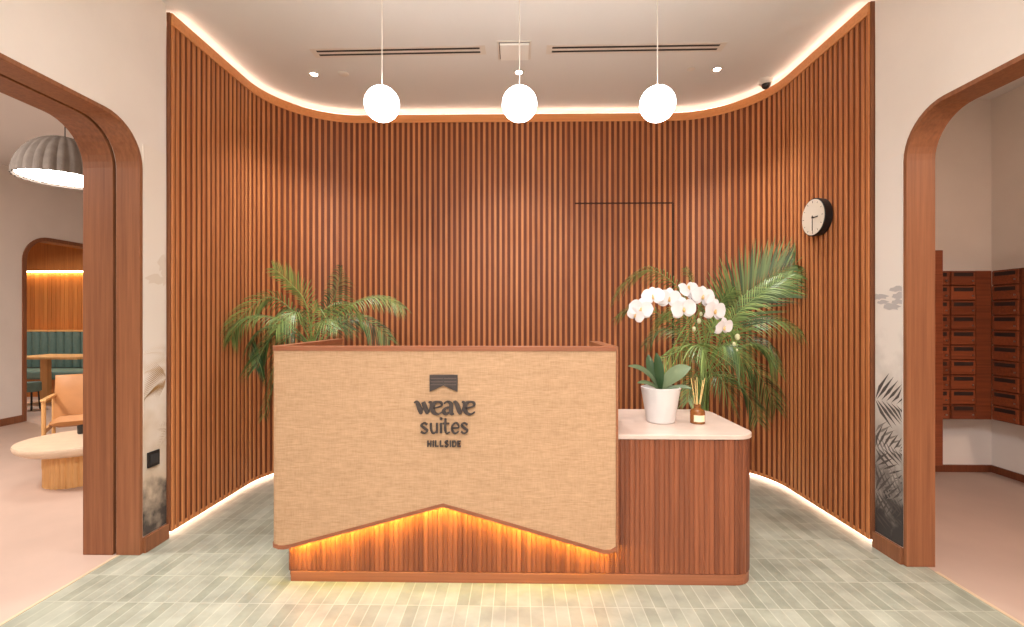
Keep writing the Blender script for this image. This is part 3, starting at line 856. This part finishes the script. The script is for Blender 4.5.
RF = [
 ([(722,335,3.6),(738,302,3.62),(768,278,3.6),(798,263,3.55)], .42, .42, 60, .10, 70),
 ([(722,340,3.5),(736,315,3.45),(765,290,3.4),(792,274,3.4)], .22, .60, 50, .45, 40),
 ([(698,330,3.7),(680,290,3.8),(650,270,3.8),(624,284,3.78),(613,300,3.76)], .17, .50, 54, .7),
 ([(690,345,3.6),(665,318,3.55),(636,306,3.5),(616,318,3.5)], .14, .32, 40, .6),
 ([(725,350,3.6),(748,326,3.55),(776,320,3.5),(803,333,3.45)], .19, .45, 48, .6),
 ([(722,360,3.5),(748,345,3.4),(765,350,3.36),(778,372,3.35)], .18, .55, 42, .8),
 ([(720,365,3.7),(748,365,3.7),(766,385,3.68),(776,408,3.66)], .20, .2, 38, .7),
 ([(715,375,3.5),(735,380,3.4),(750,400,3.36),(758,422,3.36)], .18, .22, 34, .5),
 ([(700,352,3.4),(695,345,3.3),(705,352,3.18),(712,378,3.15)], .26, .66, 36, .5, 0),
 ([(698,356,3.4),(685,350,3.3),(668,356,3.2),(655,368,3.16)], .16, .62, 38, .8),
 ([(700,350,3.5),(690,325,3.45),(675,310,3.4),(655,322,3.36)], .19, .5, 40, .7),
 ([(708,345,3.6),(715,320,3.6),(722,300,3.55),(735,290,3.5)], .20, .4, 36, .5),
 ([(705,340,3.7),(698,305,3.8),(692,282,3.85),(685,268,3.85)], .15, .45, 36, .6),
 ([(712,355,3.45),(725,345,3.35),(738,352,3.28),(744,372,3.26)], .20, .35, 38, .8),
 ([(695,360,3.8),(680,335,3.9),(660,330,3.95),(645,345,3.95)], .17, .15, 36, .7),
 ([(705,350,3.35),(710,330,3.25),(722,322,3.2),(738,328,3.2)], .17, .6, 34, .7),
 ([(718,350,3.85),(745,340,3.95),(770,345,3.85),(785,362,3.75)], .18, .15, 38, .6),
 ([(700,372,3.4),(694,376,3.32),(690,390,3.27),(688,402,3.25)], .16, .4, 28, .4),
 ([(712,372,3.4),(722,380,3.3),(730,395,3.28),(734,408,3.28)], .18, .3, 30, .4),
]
palm('potted_palm', 'areca palm behind the stone topped counter, beside the white orchid', c.x, c.y, c.z, RF)

# ------------------------------------------------------------------ clock
cc = P(812.5, 217.3, 3.295); cy_, cz_ = 3.295, cc.z; xf = 2.02
ck = thing('wall_clock', 'round black rimmed wall clock with cream face on right of slat wall', 'clock', (FX1, cy_, cz_))
def disc_x(b, x0, x1, r0, r1, n=48, cy=cy_, cz=cz_):
    v = [(x0, cy+r0*math.cos(2*PI*k/n), cz+r0*math.sin(2*PI*k/n)) for k in range(n)] + [(x1, cy+r1*math.cos(2*PI*k/n), cz+r1*math.sin(2*PI*k/n)) for k in range(n)]
    b.add(v, [tuple(range(n)), tuple(range(2*n-1,n-1,-1))] + [(k,n+k,n+(k+1)%n,(k+1)%n) for k in range(n)])
b = MB(); disc_x(b, xf+.004, FX1-.002, .130, .125); b.build('case', M['black'], ck, bevel=.003)
b = MB(); disc_x(b, xf, xf+.0035, .122, .122); b.build('face', plain('clock_face', srgb(224,212,196), .4, noise=.03), ck)
for k in range(12):
    b = MB(); a = 2*PI*k/12; r = .105; l = .010 if k % 3 else .016; w = .0015
    c = Vector((xf-.0008, cy_+r*math.sin(a), cz_+r*math.cos(a))); d = Vector((0,math.sin(a),math.cos(a))); s = Vector((0,math.cos(a),-math.sin(a)))
    b.obox(c, (.0006,0,0), s*w, d*l*.5); b.build('hour_mark', M['logo'], ck)
b = MB(); b.obox((xf-.002, cy_-.026, cz_-.004), (.0008,0,0), (0,.034,0), (0,0,.0035)); b.build('hour_hand', M['black'], ck)
b = MB(); b.obox((xf-.003, cy_, cz_-.040), (.0008,0,0), (0,.0028,0), (0,0,.052)); b.build('minute_hand', M['logo'], ck)
b = MB(); disc_x(b, xf-.005, xf+.001, .007, .007, 16); b.build('hub', M['black'], ck)

# ------------------------------------------------------------------ ceiling things
def globe(px, label):
    c = P(px, 104, 2.58)
    r = thing('globe_pendant', label, 'lamp', (c.x,c.y,c.z), group='globe pendants above the desk')
    b = MB(); b.sphere(c, .094, 40, 24); b.build('globe', M['globe'], r, smooth=True)
    b = MB(); b.tube([(c.x,c.y,c.z+.098),(c.x,c.y,ZC-.02)], .0028, 8); b.build('cord', M['whitem'], r)
    b = MB(); b.lathe([(.012,.093),(.012,.099),(.004,.104),(0,.104)], c, 20, cap=False); b.build('collar', M['whitem'], r, smooth=True)
    b = MB(); b.lathe([(.05,-.025),(.055,-.02),(.055,0)], (c.x,c.y,ZC), 28); b.build('canopy', M['whitem'], r)
globe(382, 'leftmost of three white glass globe pendants above the desk')
globe(519.5, 'middle of three white glass globe pendants above the desk')
globe(657.5, 'rightmost of three white glass globe pendants above the desk')

def downlight(x, y, label, energy, group, col=(1,.98,.96), ang=75, size=.05, blend=.6):
    r = thing('downlight', label, 'lamp', (x,y,ZC), group=group)
    b = MB(); b.lathe([(.026,.0),(.026,-.001),(.042,-.001),(.045,-.004),(.042,-.006),(.028,-.006),(.026,-.001)], (x,y,ZC), 28, cap=False); b.build('trim_ring', M['whitem'], r)
    b = MB(); b.lathe([(.0255,-.0015),(0,-.0016)], (x,y,ZC), 24, cap=False); b.build('lens', M['spot'], r)
    l = bpy.data.lights.new('downlight_beam', 'SPOT'); l.energy = energy; l.color = col; l.spot_size = math.radians(ang); l.spot_blend = blend; l.shadow_soft_size = size
    o = bpy.data.objects.new('downlight_beam', l); COL.objects.link(o); o.parent = r; o.location = (0,0,-.02)
    return r
for px, py, lab in ((314,74,'small lit ceiling downlight left of the pendants'),(519,72,'small lit ceiling downlight behind the middle pendant'),(717,69,'small lit ceiling downlight right of the pendants')):
    q = PC(px,py); downlight(q.x, q.y, lab, 62, 'ceiling downlights before the slat wall', ang=96, blend=1.0, size=.1)
for i, (x, y, e) in enumerate(((-1.2,2.34,60),(0.1,1.9,30),(-.5,1.9,34),(.6,1.75,16),(1.5,1.3,26),(-1.5,.3,30),(0,.3,30),(1.5,.3,30))):  # front ones match the bright floor patch; entrance side ones added as fill
    downlight(x, y, 'unseen ceiling downlight over the lobby, in a set partly added as fill', e, 'lobby downlights overhead', ang=60 if i == 0 else 75)
def area(name, loc, size, energy, col, rot=(0,0,0), parent=None):
    l = bpy.data.lights.new(name, 'AREA'); l.shape = 'DISK'; l.size = size; l.energy = energy; l.color = col
    o = bpy.data.objects.new(name, l); COL.objects.link(o); o.location = loc; o.rotation_euler = rot
    return o
# unseen round ceiling lamps, added to fill the rooms with even light
def fill_lamp(x, y, e, label, rad=.42, col=(.97,.985,1,1)):
    r = thing('fill_ceiling_light', label, 'lamp', (x,y,ZC), group='added round ceiling lights')
    b = MB(); b.lathe([(rad,0),(rad+.01,-.02),(rad+.01,-.07),(rad-.01,-.075)], (x,y,ZC), 40, cap=False); b.build('rim', M['whitem'], r)
    b = MB(); b.lathe([(rad-.01,-.07),(0,-.071)], (x,y,ZC), 40, cap=False)
    b.build('diffuser', emit('fill_diffuser_%d' % int(e), col, e), r)
fill_lamp(-.1, -.9, 34, 'large unseen round ceiling light added to fill the lobby', .55)
fill_lamp(-4.6, 2.2, 40, 'unseen round ceiling light added to brighten the lounge', col=(1,.93,.87,1))
fill_lamp(3.3, .6, 34, 'unseen round ceiling light added to warm and brighten the mail room', .3, (1,.74,.58,1))

def vent(px0, px1, pya, pyb, label):
    a = PC(px0, pya); c = PC(px1, pyb); a.z = c.z = 0
    d = (c-a); L = d.length; d.normalize(); n = Vector((-d.y,d.x,0)); m = (a+c)/2
    r = thing('linear_air_vent', label, 'vent', (m.x,m.y,ZC), group='linear ceiling vents')
    b = MB()
    for off_, w in ((-.046,.010),(0,.0125),(.046,.010)):
        b.obox(m+n*off_+Vector((0,0,ZC-.001)), d*(L/2+.03), n*w, (0,0,.0008))
    for s in (-1,1): b.obox(m+d*s*(L/2+.02)+Vector((0,0,ZC-.001)), d*.02, n*.056, (0,0,.0007))
    b.build('frame', M['whitem'], r)
    b = MB(); b.obox(m+Vector((0,0,ZC-.0006)), d*(L/2), n*.038, (0,0,.0004)); b.build('slot', M['black'], r)
vent(318, 480, 53.2, 50.0, 'long black slotted ceiling vent left of the square panel')
vent(552, 718.5, 49.6, 47.0, 'long black slotted ceiling vent right of the square panel')
x0, x1, y0, y1 = PC(500,58).x, PC(529,58).x, PC(514,58).y, PC(514,41.5).y
y0, y1 = min(y0,y1), max(y0,y1)
r = thing('ceiling_panel', 'small square white ceiling unit between the two vents', 'ceiling panel', ((x0+x1)/2,(y0+y1)/2,ZC))
b = MB(); b.box(x0-.012,x1+.012,y0-.012,y1+.012,ZC-.006,ZC); b.build('frame', M['whitem'], r, bevel=.002)
b = MB(); b.box(x0+.006,x1-.006,y0+.006,y1-.006,ZC-.022,ZC-.006); b.build('cover', M['white'], r, bevel=.003)
b = MB()
for (u0,u1,w0,w1) in ((x0,x1,y0,y0+.005),(x0,x0+.005,y0,y1)): b.box(u0,u1,w0,w1,ZC-.0068,ZC-.006)
b.build('shadow_gap', M['logo'], r)
q = PC(343.5,73.5)
b = MB(); b.lathe([(.04,0),(.04,-.005),(.034,-.008),(0,-.009)], (q.x,q.y,ZC), 28); tag(b.build('smoke_detector', M['whitem'], smooth=True), 'small flat white disc detector on ceiling near the left downlight', 'detector')
q = PC(691,69)
b = MB(); b.lathe([(.03,0),(.03,-.002),(.026,-.003),(0,-.0035)], (q.x,q.y,ZC), 28); tag(b.build('sprinkler_cover', M['whitem'], smooth=True), 'faint white disc on ceiling left of the right downlight', 'sprinkler cover')
q = PC(765.5,79)
cam_ = thing('security_camera', 'small dome security camera under the ceiling at the right corner', 'camera', (q.x,q.y,ZC))
b = MB(); b.lathe([(.045,0),(.05,-.01),(.05,-.035),(.042,-.045)], (q.x,q.y,ZC), 28); b.build('housing', M['whitem'], cam_, smooth=True)
b = MB(); b.sphere((q.x,q.y-.005,ZC-.052), .032, 20, 12); b.build('dome', M['black'], cam_, smooth=True)

# ------------------------------------------------------------------ lounge on the left
XF = -6.45
downlight(-8.0, 7.0, 'unseen downlight added to brighten the panelled lounge alcove', 90, 'added alcove downlights', ang=130)  # lamp added out of view because the banquette was too dark
aL = arch_outline(6.06, 8.0, 2.45, .35); aLi = arch_outline(6.06+.05, 8.0-.05, 2.40, .30)
arch_wall('wall_far_left', XF-.2, XF, YF, 9.2, ZC, aL, M['wall'])
b = MB(); b.tone=.4; band(b, XF-.2, XF+.015, aL, aLi); struct(b.build('trim_arch', M['frame'], bevel=.003))
b = MB(); b.box(XF, XF+.02, 3.0, 6.06, 0, .09); struct(b.build('baseboard_far_left', M['frame']))
b = MB(); b.box(-11, XL2, 9.1, 9.2, 0, ZC); struct(b.build('wall_lounge_back', M['wall']))
b = MB(); b.box(-11.0, -10.9, YF, 9.1, 0, ZC); struct(b.build('wall_lounge_left', M['wall']))
b = MB(); b.box(-10.9, XF-.2, 4.9, 5.0, 0, ZC); struct(b.build('wall_lounge_front', M['wall']))
# niche wood panelling
b = MB(); x = -10.85
while x < XF-.21:
    b.tone = random.random(); b.box(x, min(x+.075,XF-.205), 8.62, 8.66, 0, 2.20); x += .08
struct(b.build('wall_niche', M['niche']))
b = MB(); b.tone=.5; b.box(-10.85, XF-.205, 8.42, 8.66, 2.21, ZC); tn = struct(b.build('trim_niche', M['niche']))
b = MB(); b.box(-10.8, XF-.25, 8.56, 8.60, 2.195, 2.209); b.build('light_strip', emit('niche_led', (1,.74,.36,1), 14), tn)
# banquette
bq = thing('banquette', 'green channel tufted banquette along the alcove wall', 'sofa', (-8.3,8.2,0))
b = MB(); b.tone=.5; b.box(-10.0,-6.75,7.98,8.55,0,.30); b.build('base', M['niche'], bq)
b = MB(); b.box(-10.0,-6.75,7.92,8.42,.30,.45); b.build('seat', M['teal'], bq, bevel=.04, seg=4)
b = MB(); x = -10.0
while x < -6.8:
    n = 8; v = []
    for z in (.46,1.10):
        for k in range(n+1):
            a = PI*k/n; v.append((x+.075-.075*math.cos(a), 8.46-.055*math.sin(a), z))
    m = n+1
    b.add(v, [(k,k+1,m+k+1,m+k) for k in range(n)] + [tuple(range(m,2*m))]); x += .15
b.box(-10.0,-6.78,8.45,8.56,.45,1.10)
b.build('back', M['teal'], bq)
b = MB(); b.box(-10.0,-6.76,8.42,8.60,1.10,1.13); b.build('top_rail', M['oak'], bq, bevel=.005)
# alcove table
tb = thing('lounge_table', 'pale oak table with slab leg before the green banquette', 'table', (-7.2,7.45,0))
q = P(29.5,356,7.45)
b = MB(); b.tone=.8; b.box(q.x,-6.72,7.12,7.78,.715,.752); b.build('tabletop', M['oak'], tb, bevel=.006)
q2 = P(44,380,7.45)
for xx in (q2.x+.02, -6.85):
    b = MB(); b.tone=.5; b.box(xx-.055,xx+.055,7.42,7.50,0,.70); b.build('leg', M['oak'], tb, bevel=.004)
q = P(31.5,388,6.85)
st = thing('round_stool', 'small teal stool with black legs beside the oak table', 'stool', (q.x,q.y,0))
b = MB(); b.lathe([(.09,.27),(.11,.28),(.11,.39),(.10,.41),(0,.415)], (q.x,q.y,0), 28); b.build('seat', M['teal'], st, smooth=True)
for k in range(4):
    a = PI/4+PI/2*k; b = MB(); b.tube([(q.x+.07*math.cos(a),q.y+.07*math.sin(a),.28),(q.x+.09*math.cos(a),q.y+.09*math.sin(a),0)], .01, 8); b.build('leg', M['black'], st)
# armchair (local, front = -y)
ac = thing('armchair', 'tan leather armchair with oak arms behind the round coffee table', 'armchair', (P(90,400,4.55).x,4.55,0), math.radians(36))
b = MB(); 
v = []
def slab_curve(b, prof, x0, x1, th, nx=8, crown=.0):
    """padded slab: profile in (y,z), swept in x with rounded sides"""
    n = len(prof); v = []
    for side in (0,1):
        for i in range(n):
            y, z = prof[i]
            t = (Vector(prof[min(i+1,n-1)])-Vector(prof[max(i-1,0)])).normalized(); nn = Vector((-t.y,t.x))
            for k in range(nx+1):
                u = k/nx; x = x0+(x1-x0)*u; e = min(u,1-u)*(x1-x0); f = min(1,(e/.04))**.5 if e < .04 else 1
                f2 = 1 if 0 < i < n-1 else .4
                o = (1 if side else -1)*th/2*max(f,.15)*f2
                v.append((x, y+nn.x*o, z+nn.y*o))
    S = n*(nx+1); fs = []
    for i in range(n-1):
        for k in range(nx):
            a = i*(nx+1)+k; fs.append((a,a+1,a+nx+2,a+nx+1)); fs.append((S+a+nx+1,S+a+nx+2,S+a+1,S+a))
    for i in range(n-1):
        a = i*(nx+1); fs.append((a,a+nx+1,S+a+nx+1,S+a)); a += nx; fs.append((a+nx+1,a,S+a,S+a+nx+1))
    for k in range(nx):
        fs.append((k+1,k,S+k,S+k+1)); a = (n-1)*(nx+1)+k; fs.append((a,a+1,S+a+1,S+a))
    b.add(v, fs)
slab_curve(b, [(-.26,.385),(-.22,.40),(-.03,.375),(.13,.35)], -.25, .25, .10); b.build('seat', M['tan'], ac, local=True, smooth=True)
b = MB(); slab_curve(b, [(.12,.38),(.15,.50),(.19,.64),(.22,.76),(.225,.79)], -.28, .28, .07); b.build('backrest', M['tan'], ac, local=True, smooth=True)
for s in (-1,1):
    b = MB(); b.tone=.4
    b.tube([(s*.29,-.24,0),(s*.285,-.25,.3),(s*.285,-.25,.60)], [.012,.016,.016], 8); b.build('leg', M['oak'], ac, local=True, smooth=True)
    b = MB(); b.tone=.4; b.tube([(s*.29,.20,0),(s*.285,.17,.3),(s*.285,.17,.58)], [.012,.015,.014], 8); b.build('leg', M['oak'], ac, local=True, smooth=True)
    b = MB(); b.tone=.6; b.obox((s*.285,-.03,.607), (.020,0,0), (0,.25,-.005), (0,0,.012)); b.build('armrest', M['oak'], ac, local=True, bevel=.006)
    b = MB(); b.obox((s*.285,-.04,.33), (.012,0,0), (0,.20,0), (0,0,.02)); b.build('side_rail', M['oak'], ac, local=True, bevel=.003)
# coffee table
CTX = P(81,440,3.88).x
ct = thing('coffee_table', 'round beige stone coffee table on a fluted wooden drum', 'table', (CTX,3.88,0))
b = MB(); b.lathe([(.30,.268),(.35,.28),(.395,.31),(.405,.34),(.40,.355),(.0,.357)], (CTX,3.88,0), 56); b.build('tabletop', plain('beige_terrazzo', srgb(214,190,164), .35, noise=.06, nscale=14), ct, smooth=True)
b = MB(); v=[]; n=320
for z in (0,.269):
    for k in range(n):
        a = 2*PI*k/n; r = .200+.012*abs(math.sin(a*16)); v.append((CTX-.03+r*math.cos(a), 3.88+r*math.sin(a), z))
b.add(v, [(k,(k+1)%n,n+(k+1)%n,n+k) for k in range(n)]+[tuple(range(n,2*n)), tuple(range(n-1,-1,-1))]); b.tone=.5
b.build('base', M['oak'], ct)
q = P(82,434,4.02)
b = MB(); b.lathe([(.028,0),(.03,.003),(.033,.07),(.03,.07),(.027,.01),(0,.008)], (q.x,4.02,.358), 24); tag(b.build('candle_cup', M['black'], smooth=True), 'small dark cup standing on the round coffee table', 'cup')
# big felt pendant
pc = (P(65,180,3.9).x, 3.9)
lp = thing('dome_pendant', 'large ribbed grey felt dome pendant over the coffee table', 'lamp', (pc[0],pc[1],2.48))
b = MB(); R_ = .308
pr = [(R_*math.cos(a), .355*math.sin(a)) for a in [PI/2*k/12 for k in range(12)]] + [(.03,.355)]
b.lathe(pr, (pc[0],pc[1],2.50), 144, cap=False, ribs=(26,.055))
b.lathe([(r*.97,z*.97) for r,z in pr], (pc[0],pc[1],2.50), 144, cap=False, ribs=(26,.055))
b.build('shade', M['shade'], lp, smooth=True)
b = MB(); b.lathe([(.299,.018),(0,.017)], (pc[0],pc[1],2.50), 48, cap=False); b.build('diffuser', M['lampglow'], lp)
b = MB(); b.tube([(pc[0],pc[1],2.855),(pc[0],pc[1],ZC-.002)], .004, 8); b.build('cord', M['black'], lp)

# ------------------------------------------------------------------ mail room on the right
XM = 4.16; YM = 4.25
b = MB(); b.box(XR2-.01, XM+.1, YM, YM+.1, 0, ZC); struct(b.build('wall_mail_back', M['wall']))
b = MB(); b.box(XM, XM+.1, YF, YM, 0, ZC); struct(b.build('wall_far_right', M['wall']))
b = MB(); b.box(XR2, XM-.02, YM-.02, YM, 0, .06); b.box(XM-.02, XM, 1.0, YM, 0, .06); struct(b.build('baseboard_mail', M['slat_back']))
zt, zb = 1.74, .512
mb = thing('mailbox_bank', 'bank of dark wooden mailboxes on the back wall of the mail room', 'mailboxes', (3.8,4.1,zb))
YB = 4.0; xA = P(973.5,350,YB).x; xB = P(950.5,350,YB).x; wd = xA-xB
b = MB(); b.tone=.2; b.box(3.30, XM-.245, YB, YM-.002, zb, zt); b.build('cabinet', M['walnut'], mb)
b = MB(); b.tone=.8; q = P(934.5,300,3.98); q3 = P(942,300,3.96); b.box(q.x-.12, q3.x, 3.95, YM-.002, .14, 1.905); b.build('end_panel', M['walnut'], mb, bevel=.003)
ph = (zt-zb)/10
def mdoor(bank, c, u, n, w, h):
    """c centre of door on the face; u along the face; n outward normal"""
    c = Vector(c); u = Vector(u); n = Vector(n); z = Vector((0,0,1))
    b = MB(); b.tone = random.uniform(.4,1); b.obox(c+n*.007, u*w/2, n*.007, z*h/2); d = b.build('door', M['walnut'], bank, bevel=.002)
    b = MB(); b.obox(c+n*.0148+z*h*.27, u*w*.40, n*.0007, z*h*.14); b.build('slot', M['darkgap'], d)
    b = MB(); b.obox(c+n*.0165-z*h*.20+u*w*.38, u*.006, n*.0025, z*.006); b.build('lock', M['metal'], d)
for col in range(2):
    for k in range(10):
        mdoor(mb, (xB+wd/2-.215*col, YB, zt-ph*(k+.5)), (1,0,0), (0,-1,0), .195, ph*.90)
b = MB(); b.tone=.35; b.box(xA+.015, XM-.25, YB-.006, YB-.0005, zb, zt); b.build('filler_panel', M['walnut'], mb)
m2 = thing('mailbox_bank', 'bank of dark wooden mailboxes along the right wall of the mail room', 'mailboxes', (4.1,3.2,zb))
XB = XM-.24
b = MB(); b.tone=.2; b.box(XB, XM-.002, 2.2, YB-.008, zb, zt); b.build('cabinet', M['walnut'], m2)
for col in range(6):
    for k in range(10):
        mdoor(m2, (XB, 3.885-.235*col, zt-ph*(k+.5)), (0,-1,0), (-1,0,0), .205, ph*.90)

# ------------------------------------------------------------------ camera & view
cam = bpy.data.cameras.new('camera'); co = bpy.data.objects.new('camera', cam); COL.objects.link(co)
co.location = (0,0,H); co.rotation_euler = (PI/2, 0, YAW)
cam.sensor_width = 36; cam.lens = 36*F/1024
cam.shift_x = (512-CX)/1024; cam.shift_y = (CY-313.5)/1024
cam.clip_start = .05
SC.camera = co
w = bpy.data.worlds.new('world'); SC.world = w; w.use_nodes = True
w.node_tree.nodes['Background'].inputs[0].default_value = (1,.93,.86,1); w.node_tree.nodes['Background'].inputs[1].default_value = .05
vs = SC.view_settings; vs.view_transform = 'Standard'; vs.look = 'None'; vs.gamma = 1; vs.use_curve_mapping = False; vs.exposure = 1.15
for o in bpy.data.objects:
    if 'wloc' in o: del o['wloc']
